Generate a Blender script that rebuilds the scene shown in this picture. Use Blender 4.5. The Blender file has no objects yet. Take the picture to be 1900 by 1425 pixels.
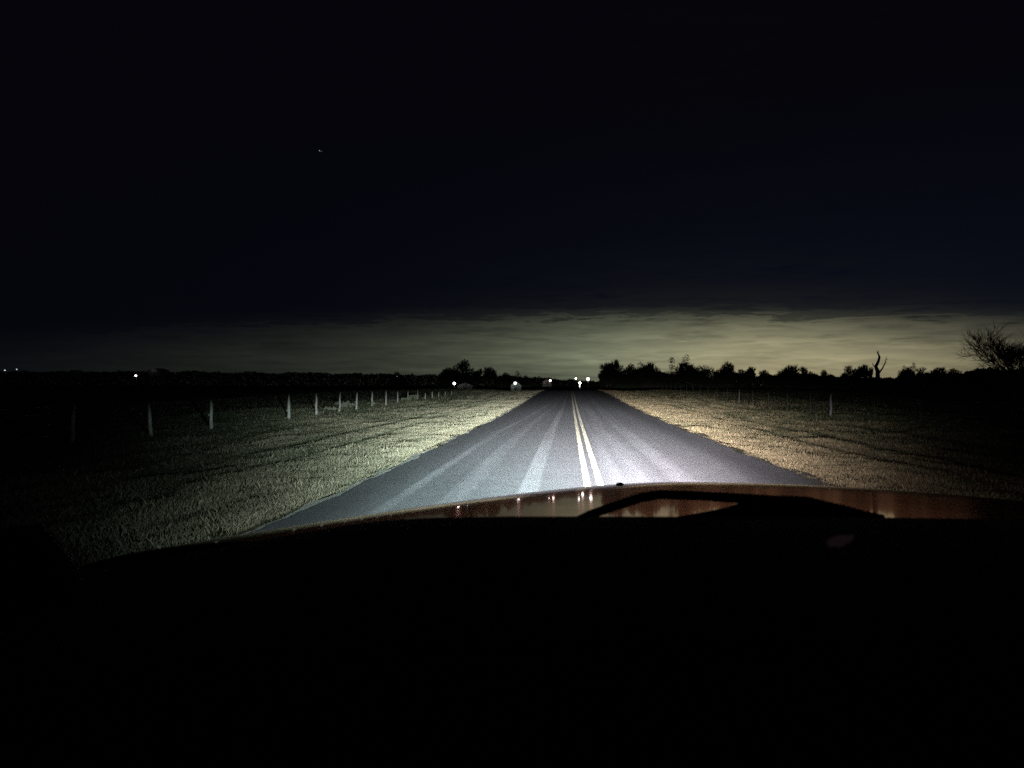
import bpy, math, random
import numpy as np
from mathutils import Vector, Matrix, noise

random.seed(7); rng = np.random.default_rng(7)
scene = bpy.context.scene
col = scene.collection

# ------------------------------------------------------------------ camera
H = 1.5; F = 1400.0; W0, H0 = 1900.0, 1425.0
YAW = math.atan(106.0 / F); PITCH = math.atan(1.5 / F)
cam_d = bpy.data.cameras.new("camera"); cam = bpy.data.objects.new("camera", cam_d); col.objects.link(cam)
cam.location = (0, 0, H); cam.rotation_euler = (math.pi / 2 + PITCH, 0, YAW)
cam_d.sensor_width = 36.0; cam_d.lens = 36.0 * F / W0
cam_d.clip_start = 0.02; cam_d.clip_end = 9000
scene.camera = cam
cam_d.dof.use_dof = True; cam_d.dof.focus_distance = 45.0; cam_d.dof.aperture_fstop = 8.5
RM = cam.rotation_euler.to_matrix()

def pix(px, py, Y):
    """world point at forward distance Y seen at pixel (px, py) of the 1900 x 1425 photograph"""
    d = RM @ Vector(((px - W0 / 2) / F, -(py - H0 / 2) / F, -1.0))
    return Vector((0, 0, H)) + d * (Y / d.y)

# ------------------------------------------------------------------ render settings
scene.view_settings.view_transform = 'Standard'
scene.view_settings.look = 'None'
scene.view_settings.exposure = 0.0; scene.view_settings.gamma = 1.0
scene.view_settings.use_curve_mapping = False
scene.cycles.use_denoising = False
scene.cycles.max_bounces = 5; scene.cycles.diffuse_bounces = 2; scene.cycles.glossy_bounces = 3
scene.cycles.transparent_max_bounces = 6
scene.cycles.sample_clamp_indirect = 0.7
scene.cycles.filter_width = 1.5; scene.cycles.caustics_reflective = False; scene.cycles.caustics_refractive = False

# ------------------------------------------------------------------ node helper
class NT:
    def __init__(s, tree): s.t = tree; s.n = tree.nodes; s.l = tree.links
    def new(s, typ, **kw):
        n = s.n.new(typ)
        for k, v in kw.items():
            setattr(n, k, v)
        return n
    def link(s, a, b): s.l.new(a, b)
    def val(s, sock, v):
        if isinstance(v, (int, float)): sock.default_value = v
        elif isinstance(v, (tuple, list)): sock.default_value = v if len(v) == len(sock.default_value) else tuple(v) + (1,)
        else: s.l.new(v, sock)
    def m(s, op, a, b=0.0, c=0.0, clamp=False):
        n = s.n.new('ShaderNodeMath'); n.operation = op; n.use_clamp = clamp
        s.val(n.inputs[0], a)
        s.val(n.inputs[1], b)
        s.val(n.inputs[2], c)
        return n.outputs[0]
    def comb(s, x, y, z):
        n = s.n.new('ShaderNodeCombineXYZ'); s.val(n.inputs[0], x); s.val(n.inputs[1], y); s.val(n.inputs[2], z); return n.outputs[0]
    def noise(s, vec, scale, detail=3, rough=0.5):
        n = s.n.new('ShaderNodeTexNoise'); s.val(n.inputs['Vector'], vec)
        n.inputs['Scale'].default_value = scale; n.inputs['Detail'].default_value = detail; n.inputs['Roughness'].default_value = rough
        return n.outputs[0]
    def mix(s, f, a, b):
        n = s.n.new('ShaderNodeMix'); n.data_type = 'RGBA'
        s.val(n.inputs[0], f); s.val(n.inputs[6], a); s.val(n.inputs[7], b)
        return n.outputs[2]
    def ramp(s, f, pts, interp='LINEAR'):
        n = s.n.new('ShaderNodeValToRGB'); cr = n.color_ramp; cr.interpolation = interp
        while len(cr.elements) < len(pts): cr.elements.new(0.5)
        for e, (p, c) in zip(cr.elements, pts):
            e.position = p; e.color = (c, c, c, 1) if isinstance(c, (int, float)) else tuple(c) + (1,)
        s.val(n.inputs[0], f); return n.outputs[0]
    def gauss(s, x, mu, sig):
        d = s.m('DIVIDE', s.m('SUBTRACT', x, mu), sig)
        return s.m('EXPONENT', s.m('MULTIPLY', s.m('MULTIPLY', d, d), -0.5))

# ------------------------------------------------------------------ world: night sky, town glow on low cloud
world = bpy.data.worlds.new("World"); scene.world = world; world.use_nodes = True
w = NT(world.node_tree); w.n.clear()
out = w.new('ShaderNodeOutputWorld'); bg = w.new('ShaderNodeBackground')
nish = w.new('ShaderNodeTexSky', sky_type='NISHITA', sun_disc=False)
nish.sun_elevation = math.radians(-9); nish.sun_rotation = math.radians(16)
bg2 = w.new('ShaderNodeBackground'); bg2.inputs[1].default_value = 0.0015
w.link(nish.outputs[0], bg2.inputs[0])
tc = w.new('ShaderNodeTexCoord'); sp = w.new('ShaderNodeSeparateXYZ'); w.link(tc.outputs['Generated'], sp.inputs[0])
dx, dy, dz = sp.outputs
az = w.m('ARCTAN2', dx, dy)
el = w.m('ARCSINE', dz)
v1 = w.comb(w.m('MULTIPLY', az, 5.0), w.m('MULTIPLY', el, 45.0), 0.0)
v2 = w.comb(w.m('MULTIPLY', az, 20.0), w.m('MULTIPLY', el, 170.0), 3.3)
n1 = w.noise(v1, 1.0, 5, 0.6); n2 = w.noise(v2, 1.0, 5, 0.6)
nn = w.m('ADD', w.m('MULTIPLY', n1, 0.52), w.m('MULTIPLY', n2, 0.48))
# cloud edge wanders a little with bearing
eld = w.m('ADD', el, w.m('MULTIPLY', w.m('SUBTRACT', nn, 0.5), 0.085))
eld = w.m('ADD', eld, w.m('MULTIPLY', w.m('POWER', w.m('SUBTRACT', az, 0.02), 2.0), 0.075))
vert = w.ramp(w.m('MULTIPLY', eld, 5.0), [(0.0, 0.62), (0.10, 0.86), (0.20, 1.0), (0.30, 0.72), (0.40, 0.40), (0.435, 0.30), (0.465, 0.085), (0.53, 0.018), (0.70, 0.005), (1.0, 0.001)], 'EASE')
azg = w.m('ADD', w.m('MULTIPLY', w.gauss(az, 0.240, 0.195), 1.5), w.m('MULTIPLY', w.gauss(az, 0.05, 0.33), 0.20))
streak = w.m('MAXIMUM', 0.2, w.m('ADD', -0.5, w.m('MULTIPLY', nn, 3.0)))
streak_hi = w.ramp(w.m('MULTIPLY', eld, 5.0), [(0.15, 0.25), (0.4, 1.0)])
streak = w.m('ADD', 1.0, w.m('MULTIPLY', w.m('SUBTRACT', streak, 1.0), w.m('MULTIPLY', streak_hi, 2.0)))
glow = w.m('MULTIPLY', w.m('MULTIPLY', vert, azg), streak)
gcol = w.mix(w.ramp(w.m('MULTIPLY', el, 5.0), [(0.0, 0.0), (0.5, 1.0)]), (0.245, 0.208, 0.115), (0.172, 0.174, 0.108))
gcol = w.mix(w.ramp(az, [(0.0, 0.0), (0.22, 1.0)]), (0.170, 0.188, 0.118), gcol)
gs = w.new('ShaderNodeVectorMath', operation='SCALE'); w.link(gcol, gs.inputs[0]); w.link(glow, gs.inputs[3])
basecol = w.mix(w.m('MULTIPLY', w.gauss(az, 0.35, 0.45), w.ramp(el, [(0.0, 1.0), (0.35, 0.0)])), (0.0014, 0.0014, 0.0032), (0.0036, 0.0052, 0.0105))
ad = w.new('ShaderNodeVectorMath', operation='ADD'); w.link(gs.outputs[0], ad.inputs[0]); w.link(basecol, ad.inputs[1])
w.link(ad.outputs[0], bg.inputs[0])
ash = w.new('ShaderNodeAddShader'); w.link(bg.outputs[0], ash.inputs[0]); w.link(bg2.outputs[0], ash.inputs[1]); w.link(ash.outputs[0], out.inputs[0])

# ------------------------------------------------------------------ headlight beams (the car's own low beams)
BEAM = 3.5e5
def headlight_beam(x, color, energy, tilt=0.0, pan=0.0, wide=1.0):
    ld = bpy.data.lights.new("headlight_beam", 'SPOT'); lo = bpy.data.objects.new("headlight_beam", ld); col.objects.link(lo)
    lo.location = (x, 2.93, 0.86); lo.rotation_euler = (math.pi / 2 + tilt, 0, pan)
    ld.energy = energy; ld.color = color; ld.shadow_soft_size = 0.05
    ld.spot_size = math.radians(150); ld.spot_blend = 0.3
    ld.use_nodes = True; t = NT(ld.node_tree); t.n.clear()
    o = t.new('ShaderNodeOutputLight'); e = t.new('ShaderNodeEmission'); t.link(e.outputs[0], o.inputs[0])
    c = t.new('ShaderNodeTexCoord'); s = t.new('ShaderNodeSeparateXYZ'); t.link(c.outputs['Normal'], s.inputs[0])
    az_ = t.m('DIVIDE', s.outputs[0], t.m('ABSOLUTE', s.outputs[2]))
    ve_ = t.m('DIVIDE', s.outputs[1], t.m('ABSOLUTE', s.outputs[2]))     # up positive
    # cut-off: full below, stray light above
    cut = t.ramp(t.m('ADD', t.m('MULTIPLY', ve_, 10.0), 0.5), [(0.0, 1.0), (0.28, 1.0), (0.39, 0.55), (0.44, 0.34), (0.50, 0.19), (0.56, 0.07), (0.65, 0.02), (1.0, 0.006)], 'LINEAR')
    dep = t.m('MAXIMUM', t.m('MULTIPLY', ve_, -1.0), 0.0)
    fall = t.m('EXPONENT', t.m('MULTIPLY', dep, -19.0))
    ho = t.m('ADD', t.m('MULTIPLY', t.gauss(az_, 0.03, 0.12 * wide), 0.8), t.m('MULTIPLY', t.gauss(az_, -0.03, 0.19 * wide), 0.62))
    tot = t.m('MULTIPLY', t.m('MULTIPLY', cut, fall), ho)
    spill = t.m('MULTIPLY', t.ramp(dep, [(0.05, 0.0), (0.2, 1.0)]), t.m('MULTIPLY', t.gauss(az_, -0.1, 0.33), 0.014))
    tot = t.m('ADD', tot, spill)
    # lens streaking
    nz = t.noise(t.comb(t.m('MULTIPLY', az_, 9.0), t.m('MULTIPLY', ve_, 6.0), x * 7), 1.0, 2)
    tot = t.m('MULTIPLY', tot, t.m('ADD', 0.75, t.m('MULTIPLY', nz, 0.5)))
    t.link(tot, e.inputs['Strength'])
    return lo
headlight_beam(-0.30, (0.72, 0.98, 0.95), BEAM * 0.88, pan=0.02, wide=1.08)
headlight_beam(1.10, (1.0, 0.85, 0.90), BEAM * 1.42, pan=-0.0, wide=0.86)

# ------------------------------------------------------------------ general helpers
def tag(o, label=None, cat=None, group=None, kind=None):
    if label: o['label'] = label
    if cat: o['category'] = cat
    if group: o['group'] = group
    if kind: o['kind'] = kind
    return o
def empty(name, loc=(0, 0, 0), rz=0.0):
    o = bpy.data.objects.new(name, None); col.objects.link(o); o.location = loc; o.rotation_euler = (0, 0, rz); return o
def mesh_obj(name, verts, faces, mat, parent=None, smooth=False):
    me = bpy.data.meshes.new(name); me.from_pydata([tuple(v) for v in verts], [], faces); me.update()
    if mat: me.materials.append(mat)
    if smooth: me.polygons.foreach_set('use_smooth', [True] * len(me.polygons))
    o = bpy.data.objects.new(name, me); col.objects.link(o)
    if parent is not None: o.parent = parent
    return o
def fast_mesh(name, V, Fc, mat, parent=None, smooth=False, colors=None):
    """V (n,3) float, Fc (m,k) int"""
    me = bpy.data.meshes.new(name); n, m, k = len(V), len(Fc), Fc.shape[1]
    me.vertices.add(n); me.vertices.foreach_set('co', np.asarray(V, np.float32).ravel())
    me.loops.add(m * k); me.loops.foreach_set('vertex_index', np.asarray(Fc, np.int32).ravel())
    me.polygons.add(m); me.polygons.foreach_set('loop_start', np.arange(0, m * k, k, dtype=np.int32))
    if smooth: me.polygons.foreach_set('use_smooth', np.ones(m, bool))
    if colors is not None:
        a = me.color_attributes.new('tint', 'FLOAT_COLOR', 'POINT'); a.data.foreach_set('color', np.asarray(colors, np.float32).ravel())
    me.update(calc_edges=True); me.materials.append(mat)
    o = bpy.data.objects.new(name, me); col.objects.link(o)
    if parent is not None: o.parent = parent
    return o
def material(name, color=(0.5, 0.5, 0.5), rough=0.7, metal=0.0, var=0.0, vscale=5.0, emit=None, estr=0.0, bump=0.0, bscale=40.0, stretch=(1, 1, 1), spec=0.5):
    m = bpy.data.materials.new(name); m.use_nodes = True; t = NT(m.node_tree); b = t.n['Principled BSDF']
    b.inputs['Roughness'].default_value = rough; b.inputs['Metallic'].default_value = metal
    b.inputs['Specular IOR Level'].default_value = spec
    c = t.new('ShaderNodeTexCoord'); mp = t.new('ShaderNodeMapping'); t.link(c.outputs['Object'], mp.inputs[0]); mp.inputs['Scale'].default_value = stretch
    nz = t.noise(mp.outputs[0], vscale, 5, 0.6)
    lo = tuple(max(0, x * (1 - var)) for x in color); hi = tuple(min(1, x * (1 + var)) for x in color)
    t.link(t.mix(t.ramp(nz, [(0.3, 0.0), (0.7, 1.0)]), lo, hi), b.inputs['Base Color'])
    if bump:
        bn = t.new('ShaderNodeBump'); bn.inputs['Strength'].default_value = bump; bn.inputs['Distance'].default_value = 0.01
        t.link(t.noise(mp.outputs[0], bscale, 4, 0.6), bn.inputs['Height']); t.link(bn.outputs[0], b.inputs['Normal'])
    if emit:
        b.inputs['Emission Color'].default_value = tuple(emit) + (1,); b.inputs['Emission Strength'].default_value = estr
    return m
def sstep(a, b, x):
    t = np.clip((x - a) / (b - a), 0, 1); return t * t * (3 - 2 * t)
def vnoise(x, y, seed=0):
    """cheap smooth value noise, vectorised"""
    x = np.asarray(x, float); y = np.asarray(y, float)
    xi = np.floor(x).astype(np.int64); yi = np.floor(y).astype(np.int64); fx = x - xi; fy = y - yi
    fx = fx * fx * (3 - 2 * fx); fy = fy * fy * (3 - 2 * fy)
    def h(a, b):
        n = (a * 374761393 + b * 668265263 + seed * 974634777) & 0x7fffffff
        n = ((n ^ (n >> 13)) * 1274126177) & 0x7fffffff
        return ((n ^ (n >> 16)) & 0xffff) / 65535.0
    return (h(xi, yi) * (1 - fx) + h(xi + 1, yi) * fx) * (1 - fy) + (h(xi, yi + 1) * (1 - fx) + h(xi + 1, yi + 1) * fx) * fy

# ------------------------------------------------------------------ terrain
ROAD_L, ROAD_R = -3.14, 3.78
def profile(Y):
    Y = np.asarray(Y, float)
    up = 0.76 * sstep(26, 100, Y)
    down = -2.6 * sstep(100, 230, Y)
    return up + down
def terrain(X, Y):
    X = np.asarray(X, float); Y = np.asarray(Y, float)
    d = np.maximum(ROAD_L - X, X - ROAD_R)
    z = profile(Y)
    z = z - 0.022 - 0.07 * sstep(0.1, 1.6, d) - 0.06 * sstep(1.5, 4.5, d) + 0.16 * sstep(5, 10, d)
    z = z + np.where(d > 0.2, (vnoise(X * 0.7, Y * 0.5, 3) - 0.5) * 0.09 + (vnoise(X * 0.12, Y * 0.08, 5) - 0.5) * 0.25 * sstep(3, 12, d), 0)
    return z
def road_z(Y): return profile(Y)

def grid_obj(name, xs, ys, zf, mat, parent=None):
    X, Y = np.meshgrid(xs, ys); Z = zf(X, Y)
    V = np.stack([X.ravel(), Y.ravel(), Z.ravel()], 1); nx, ny = len(xs), len(ys)
    i = np.arange((ny - 1) * (nx - 1)); r = i // (nx - 1); c = i % (nx - 1); a = r * nx + c
    return fast_mesh(name, V, np.stack([a, a + 1, a + nx + 1, a + nx], 1), mat, parent, True)

# soil / thatch between the blades
m_soil = bpy.data.materials.new("soil_thatch"); m_soil.use_nodes = True; t = NT(m_soil.node_tree); b = t.n['Principled BSDF']
b.inputs['Roughness'].default_value = 0.95; b.inputs['Specular IOR Level'].default_value = 0.1
g = t.new('ShaderNodeNewGeometry'); mp = t.new('ShaderNodeMapping'); t.link(g.outputs['Position'], mp.inputs[0]); mp.inputs['Scale'].default_value = (1, 0.45, 1)
nA = t.noise(mp.outputs[0], 0.9, 6, 0.65); nB = t.noise(g.outputs['Position'], 22.0, 5, 0.7)
c1 = t.mix(t.ramp(nA, [(0.35, 0), (0.65, 1)]), (0.045, 0.062, 0.024), (0.16, 0.135, 0.078))
c2 = t.mix(t.ramp(nB, [(0.35, 0.0), (0.65, 1.0)]), (0.035, 0.034, 0.02), c1)
t.link(c2, b.inputs['Base Color'])
bn = t.new('ShaderNodeBump'); bn.inputs['Strength'].default_value = 0.9; bn.inputs['Distance'].default_value = 0.05
t.link(nB, bn.inputs['Height']); t.link(bn.outputs[0], b.inputs['Normal'])

xs = np.concatenate([[-2500, -1500, -900, -500, -300, -200, -140, -100, -75, -55, -42, -32], np.arange(-26, 26.1, 0.5), [32, 42, 55, 75, 100, 140, 200, 300, 500, 900, 1500, 2500]])
ys = np.concatenate([[-60, -30, -15, -8], np.arange(-4, 120, 0.8), np.arange(122, 250, 4), [260, 280, 310, 360, 430, 520, 700, 1000, 1500, 2500, 4000]])
gnd = grid_obj("ground", xs, ys, lambda X, Y: terrain(X, Y), m_soil); tag(gnd, "dark grassy ground on both sides of the road", None, None, "structure")

# asphalt
m_asph = bpy.data.materials.new("asphalt"); m_asph.use_nodes = True; t = NT(m_asph.node_tree); b = t.n['Principled BSDF']
b.inputs['Roughness'].default_value = 0.85; b.inputs['Specular IOR Level'].default_value = 0.25
g = t.new('ShaderNodeNewGeometry'); s = t.new('ShaderNodeSeparateXYZ'); t.link(g.outputs['Position'], s.inputs[0]); X_, Y_, _z = s.outputs
wob = t.m('MULTIPLY', t.m('SUBTRACT', t.noise(t.comb(0.0, Y_, 2.0), 0.05, 2), 0.5), 0.35)
xw = t.m('ADD', X_, wob)
def band(x, c, wd, amt):
    return t.m('MULTIPLY', t.gauss(x, c, wd), amt)
tr = None
conv = t.m('MAXIMUM', t.m('SUBTRACT', 1.0, t.m('MULTIPLY', t.m('MAXIMUM', t.m('SUBTRACT', Y_, 24.0), 0.0), 0.015)), 0.3)
xm = t.m('DIVIDE', t.m('ADD', X_, t.m('MULTIPLY', wob, 0.25)), conv)      # tracks drift together with distance
def flat(x, c, hw, soft, amt):
    d = t.m('ABSOLUTE', t.m('SUBTRACT', x, c)); n = t.new('ShaderNodeMapRange'); n.interpolation_type = 'SMOOTHSTEP'
    t.link(d, n.inputs[0]); n.inputs[1].default_value = hw; n.inputs[2].default_value = hw + soft; n.inputs[3].default_value = amt; n.inputs[4].default_value = 0.0
    return n.outputs[0]
for q in [flat(xm, -2.25, .05, .07, .60), flat(xm, -1.52, .10, .12, .34), flat(xm, -0.58, .11, .06, .55), flat(xm, -2.25, .25, .35, .10), flat(X_, 0.98, .22, .30, .34), flat(X_, 1.78, .12, .16, .36), flat(X_, 1.4, .5, .6, .12), flat(X_, 2.65, .1, .3, .08)]:
    tr = q if tr is None else t.m('ADD', tr, q)
brk = t.ramp(t.noise(t.comb(t.m('MULTIPLY', X_, 3.0), t.m('MULTIPLY', Y_, 0.10), 0.0), 1.0, 3), [(0.3, 0.25), (0.6, 1.0)])
tr = t.m('MULTIPLY', t.m('MULTIPLY', tr, brk), 1.35)
fine = t.noise(g.outputs['Position'], 70.0, 4, 0.75); mid = t.noise(g.outputs['Position'], 1.6, 5, 0.6)
vor = t.new('ShaderNodeTexVoronoi'); vor.inputs['Scale'].default_value = 60.0; t.link(g.outputs['Position'], vor.inputs['Vector'])
agg = t.ramp(vor.outputs['Distance'], [(0.0, 1.0), (0.35, 0.0)])
k = t.m('ADD', 0.78, t.m('MULTIPLY', fine, 0.26)); k = t.m('MULTIPLY', k, t.m('ADD', 0.8, t.m('MULTIPLY', mid, 0.4)))
k = t.m('MULTIPLY', k, t.m('ADD', 1.0, tr))
edge = t.m('ADD', band(X_, 3.35, 0.35, -0.40), band(X_, -2.85, 0.3, -0.22)); k = t.m('MULTIPLY', k, t.m('ADD', 1.0, edge))
k = t.m('ADD', k, t.m('MULTIPLY', agg, 0.12))
# pale stones that glint
v2_ = t.new('ShaderNodeTexVoronoi'); v2_.inputs['Scale'].default_value = 5.0; t.link(g.outputs['Position'], v2_.inputs['Vector'])
k = t.m('ADD', k, t.m('MULTIPLY', t.m('LESS_THAN', v2_.outputs['Distance'], 0.035), 1.6))
vs = t.new('ShaderNodeVectorMath', operation='SCALE'); vs.inputs[0].default_value = (0.164, 0.164, 0.178); t.link(k, vs.inputs[3])
t.link(vs.outputs[0], b.inputs['Base Color'])
bn = t.new('ShaderNodeBump'); bn.inputs['Strength'].default_value = 1.0; bn.inputs['Distance'].default_value = 0.004
t.link(t.noise(g.outputs['Position'], 130.0, 2, 0.6), bn.inputs['Height']); t.link(bn.outputs[0], b.inputs['Normal'])

m_shoulder = material("shoulder_gravel", (0.42, 0.42, 0.39), 0.9, var=0.35, vscale=14, bump=1.0, bscale=45, spec=0.2)
def strip(name, ys, xl, xr, zf, mat, nx=2):
    V, Fc = [], []
    for j, y in enumerate(ys):
        for i in range(nx + 1):
            x = xl[j] + (xr[j] - xl[j]) * i / nx; V.append((x, y, zf(y)))
    for j in range(len(ys) - 1):
        for i in range(nx): a = j * (nx + 1) + i; Fc.append((a, a + 1, a + nx + 2, a + nx + 1))
    return fast_mesh(name, np.array(V), np.array(Fc), mat)
ry = np.concatenate([np.arange(-20, 70, 0.12), np.arange(70, 245, 1.0)])
jl = (vnoise(ry * 1.3, ry * 0 + 2, 1) - 0.5) * 0.13 + (vnoise(ry * 6, ry * 0, 2) - 0.5) * 0.06
jr = (vnoise(ry * 1.1, ry * 0 + 9, 4) - 0.5) * 0.16 + (vnoise(ry * 6, ry * 0, 6) - 0.5) * 0.06
road = strip("road", ry, ROAD_L + jl, ROAD_R + jr, road_z, m_asph, 6); tag(road, "two lane asphalt road with worn tyre tracks running to a low crest", None, None, "structure")
sl = strip("road_shoulder", ry, ROAD_L - 0.17 + 0.5 * jl + (vnoise(ry * 1.7, ry * 0, 12) - 0.5) * 0.22, np.full(len(ry), ROAD_L + 0.3), lambda y: road_z(y) - 0.012, m_shoulder, 1)
tag(sl, "pale gritty edge along the left side of the road", None, None, "structure")
m_dirt = material("dark_road_edge_dirt", (0.12, 0.11, 0.09), 0.9, var=0.4, vscale=12, bump=1.0, bscale=45, spec=0.2)
sr = strip("road_shoulder", ry, np.full(len(ry), ROAD_R - 0.3), ROAD_R + 0.22 + 0.5 * jr + (vnoise(ry * 1.9, ry * 0, 13) - 0.5) * 0.3, lambda y: road_z(y) - 0.012, m_dirt, 1)
tag(sr, "dark gritty edge along the right side of the road", None, None, "structure")

# double yellow line, worn
m_line = bpy.data.materials.new("worn_line_paint"); m_line.use_nodes = True; t = NT(m_line.node_tree); b = t.n['Principled BSDF']
g = t.new('ShaderNodeNewGeometry'); mp = t.new('ShaderNodeMapping'); t.link(g.outputs['Position'], mp.inputs[0]); mp.inputs['Scale'].default_value = (1, 0.35, 1)
chip = t.ramp(t.noise(mp.outputs[0], 34.0, 5, 0.7), [(0.34, 0.0), (0.42, 1.0)])
dirt = t.noise(g.outputs['Position'], 3.0, 4, 0.6)
pc = t.mix(t.ramp(dirt, [(0.3, 0.0), (0.7, 1.0)]), (0.92, 0.83, 0.56), (0.96, 0.91, 0.74))
t.link(t.mix(chip, (0.11, 0.105, 0.09), pc), b.inputs['Base Color']); b.inputs['Roughness'].default_value = 0.6
bn = t.new('ShaderNodeBump'); bn.inputs['Strength'].default_value = 1.0; bn.inputs['Distance'].default_value = 0.004
t.link(t.noise(g.outputs['Position'], 130.0, 2, 0.6), bn.inputs['Height']); t.link(bn.outputs[0], b.inputs['Normal'])
ly = np.concatenate([np.arange(-15, 60, 0.25), np.arange(60, 245, 1.0)])
for (x0, lab) in ((0.215, "left stripe of the double yellow centre line, thinner and more worn"), (0.415, "right stripe of the double yellow centre line, brighter one")):
    j1 = (vnoise(ly * 2.2, ly * 0 + x0 * 9, 21) - 0.5) * 0.012
    o = strip("centre_line", ly, x0 + j1, x0 + 0.105 + j1 * 0.5, lambda y: road_z(y) + 0.006, m_line, 1)
    tag(o, lab, None, None, "structure")

# ------------------------------------------------------------------ grass
m_grass = bpy.data.materials.new("grass_blades"); m_grass.use_nodes = True; t = NT(m_grass.node_tree); b = t.n['Principled BSDF']
at = t.new('ShaderNodeAttribute'); at.attribute_name = 'tint'; t.link(at.outputs['Color'], b.inputs['Base Color'])
b.inputs['Roughness'].default_value = 0.8; b.inputs['Specular IOR Level'].default_value = 0.15
def grass(name, zones, label, side):
    Xs, Ys, Hs, Ws = [], [], [], []
    for (xa, xb, ya, yb, dens, hs, ws) in zones:
        n = int((xb - xa) * (yb - ya) * dens)
        x = rng.uniform(xa, xb, n); y = rng.uniform(ya, yb, n)
        # clumping
        cl = vnoise(x * 3.1, y * 2.3, 31) * 0.6 + vnoise(x * 9, y * 7, 32) * 0.4
        keep = rng.random(n) < np.clip(cl * 2.1 - 0.25, 0.08, 1)
        x, y = x[keep], y[keep]
        Xs.append(x); Ys.append(y); Hs.append(np.full(len(x), hs)); Ws.append(np.full(len(x), ws))
    x = np.concatenate(Xs); y = np.concatenate(Ys); h = np.concatenate(Hs); wd = np.concatenate(Ws); n = len(x)
    d = np.maximum(ROAD_L - x, x - ROAD_R)
    ok = d > vnoise(y * 1.4, x * 0, 41) * 0.26 - 0.08 + 0.10 * vnoise(y * 6, x * 0, 42)
    x, y, h, wd, d = x[ok], y[ok], h[ok], wd[ok], d[ok]; n = len(x)
    # wheel tracks / mower rows that run along the verge: shorter, greener
    row = np.zeros(n)
    for (c, s_, a_) in ((3.0, 0.16, 0.7), (4.3, 0.22, 0.9), (5.6, 0.16, 0.5), (6.9, 0.22, 0.8)):
        dd = d + (vnoise(y * 0.15, y * 0, int(c * 10)) - 0.5) * 0.9
        row = np.maximum(row, a_ * np.exp(-0.5 * ((dd - c) / s_) ** 2) * np.clip(vnoise(y * 0.22, y * 0 + c, 51) * 2 - 0.3, 0, 1))
    patch = vnoise(x * 0.45, y * 0.2, 61) * 0.6 + vnoise(x * 1.6, y * 0.8, 62) * 0.4
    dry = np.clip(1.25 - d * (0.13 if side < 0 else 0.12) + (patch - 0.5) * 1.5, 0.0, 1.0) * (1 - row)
    tall = 0.55 + 0.9 * vnoise(x * 2.2, y * 1.7, 71)
    edgeh = 0.35 + 0.65 * sstep(0.0, 0.7, d)
    h = h * 0.48 * (0.6 + 0.8 * rng.random(n)) * tall * edgeh; wd = wd * 0.38
    h = h * (1 - 0.6 * row)
    spike = rng.random(n) < 0.02; h = np.where(spike, h * 1.5, h)
    z = terrain(x, y) - 0.01
    a = rng.uniform(0, 2 * math.pi, n); ca, sa = np.cos(a), np.sin(a)
    la = rng.uniform(0, 2 * math.pi, n); ll = h * rng.uniform(0.0, 0.5, n)
    lx, ly_ = np.cos(la) * ll, np.sin(la) * ll
    V = np.empty((n, 4, 3))
    V[:, 0] = np.stack([x - ca * wd, y - sa * wd, z], 1); V[:, 1] = np.stack([x + ca * wd, y + sa * wd, z], 1)
    V[:, 2] = np.stack([x + lx * .35 + ca * wd * .7, y + ly_ * .35 + sa * wd * .7, z + h * .62], 1)
    V[:, 3] = np.stack([x + lx, y + ly_, z + h * 0.95], 1)
    idx = np.arange(n)[:, None] * 4
    Fc = np.concatenate([idx + np.array([[0, 1, 2]]), idx + np.array([[0, 2, 3]])], 0)
    jit = rng.uniform(0.65, 1.3, n)[:, None]
    dryc = np.array([0.145, 0.135, 0.098]); strawc = np.array([0.22, 0.20, 0.145]); grn = np.array([0.032, 0.050, 0.027])
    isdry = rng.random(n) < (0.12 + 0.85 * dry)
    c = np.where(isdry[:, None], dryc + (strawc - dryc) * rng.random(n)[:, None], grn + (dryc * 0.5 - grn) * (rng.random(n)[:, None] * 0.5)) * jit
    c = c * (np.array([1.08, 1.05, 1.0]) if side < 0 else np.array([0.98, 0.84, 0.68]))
    C = np.ones((n, 4, 4)); C[:, :, :3] = c[:, None, :]
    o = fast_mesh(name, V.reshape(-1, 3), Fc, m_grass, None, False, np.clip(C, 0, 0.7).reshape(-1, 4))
    tag(o, label, 'grass', None, 'stuff'); print(name, n)
    return o
L, R = ROAD_L, ROAD_R
grass("verge_grass", [
    (L - 5.0, L + 0.05, 4, 17, 3800, 0.15, 0.0038), (L - 9.5, L - 5.0, 5, 17, 2400, 0.17, 0.0045),
    (L - 5, L + 0.05, 17, 34, 2400, 0.15, 0.006), (L - 10, L - 5, 17, 34, 1100, 0.17, 0.008),
    (L - 14, L - 9.5, 9, 34, 400, 0.17, 0.010),
    (L - 6, L + 0.05, 34, 62, 600, 0.16, 0.012), (L - 14, L - 6, 34, 62, 260, 0.18, 0.016),
    (L - 10, L + 0.05, 62, 112, 70, 0.20, 0.028), (L - 25, L - 10, 30, 112, 22, 0.22, 0.03)],
    "rough dry and green grass on the left verge between road and fence", -1)
grass("verge_grass", [
    (R - 0.05, R + 4, 7, 18, 3000, 0.15, 0.0045), (R + 4, R + 9, 9, 18, 1500, 0.16, 0.006),
    (R - 0.05, R + 5, 18, 36, 1500, 0.15, 0.007), (R + 5, R + 12, 18, 36, 600, 0.17, 0.009),
    (R - 0.05, R + 8, 36, 64, 420, 0.16, 0.014), (R + 8, R + 14, 34, 64, 90, 0.18, 0.018),
    (R - 0.05, R + 14, 64, 112, 55, 0.20, 0.028), (R + 12, R + 26, 20, 112, 16, 0.22, 0.03)],
    "dry straw coloured grass on the right verge fading into darkness", 1)

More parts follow.
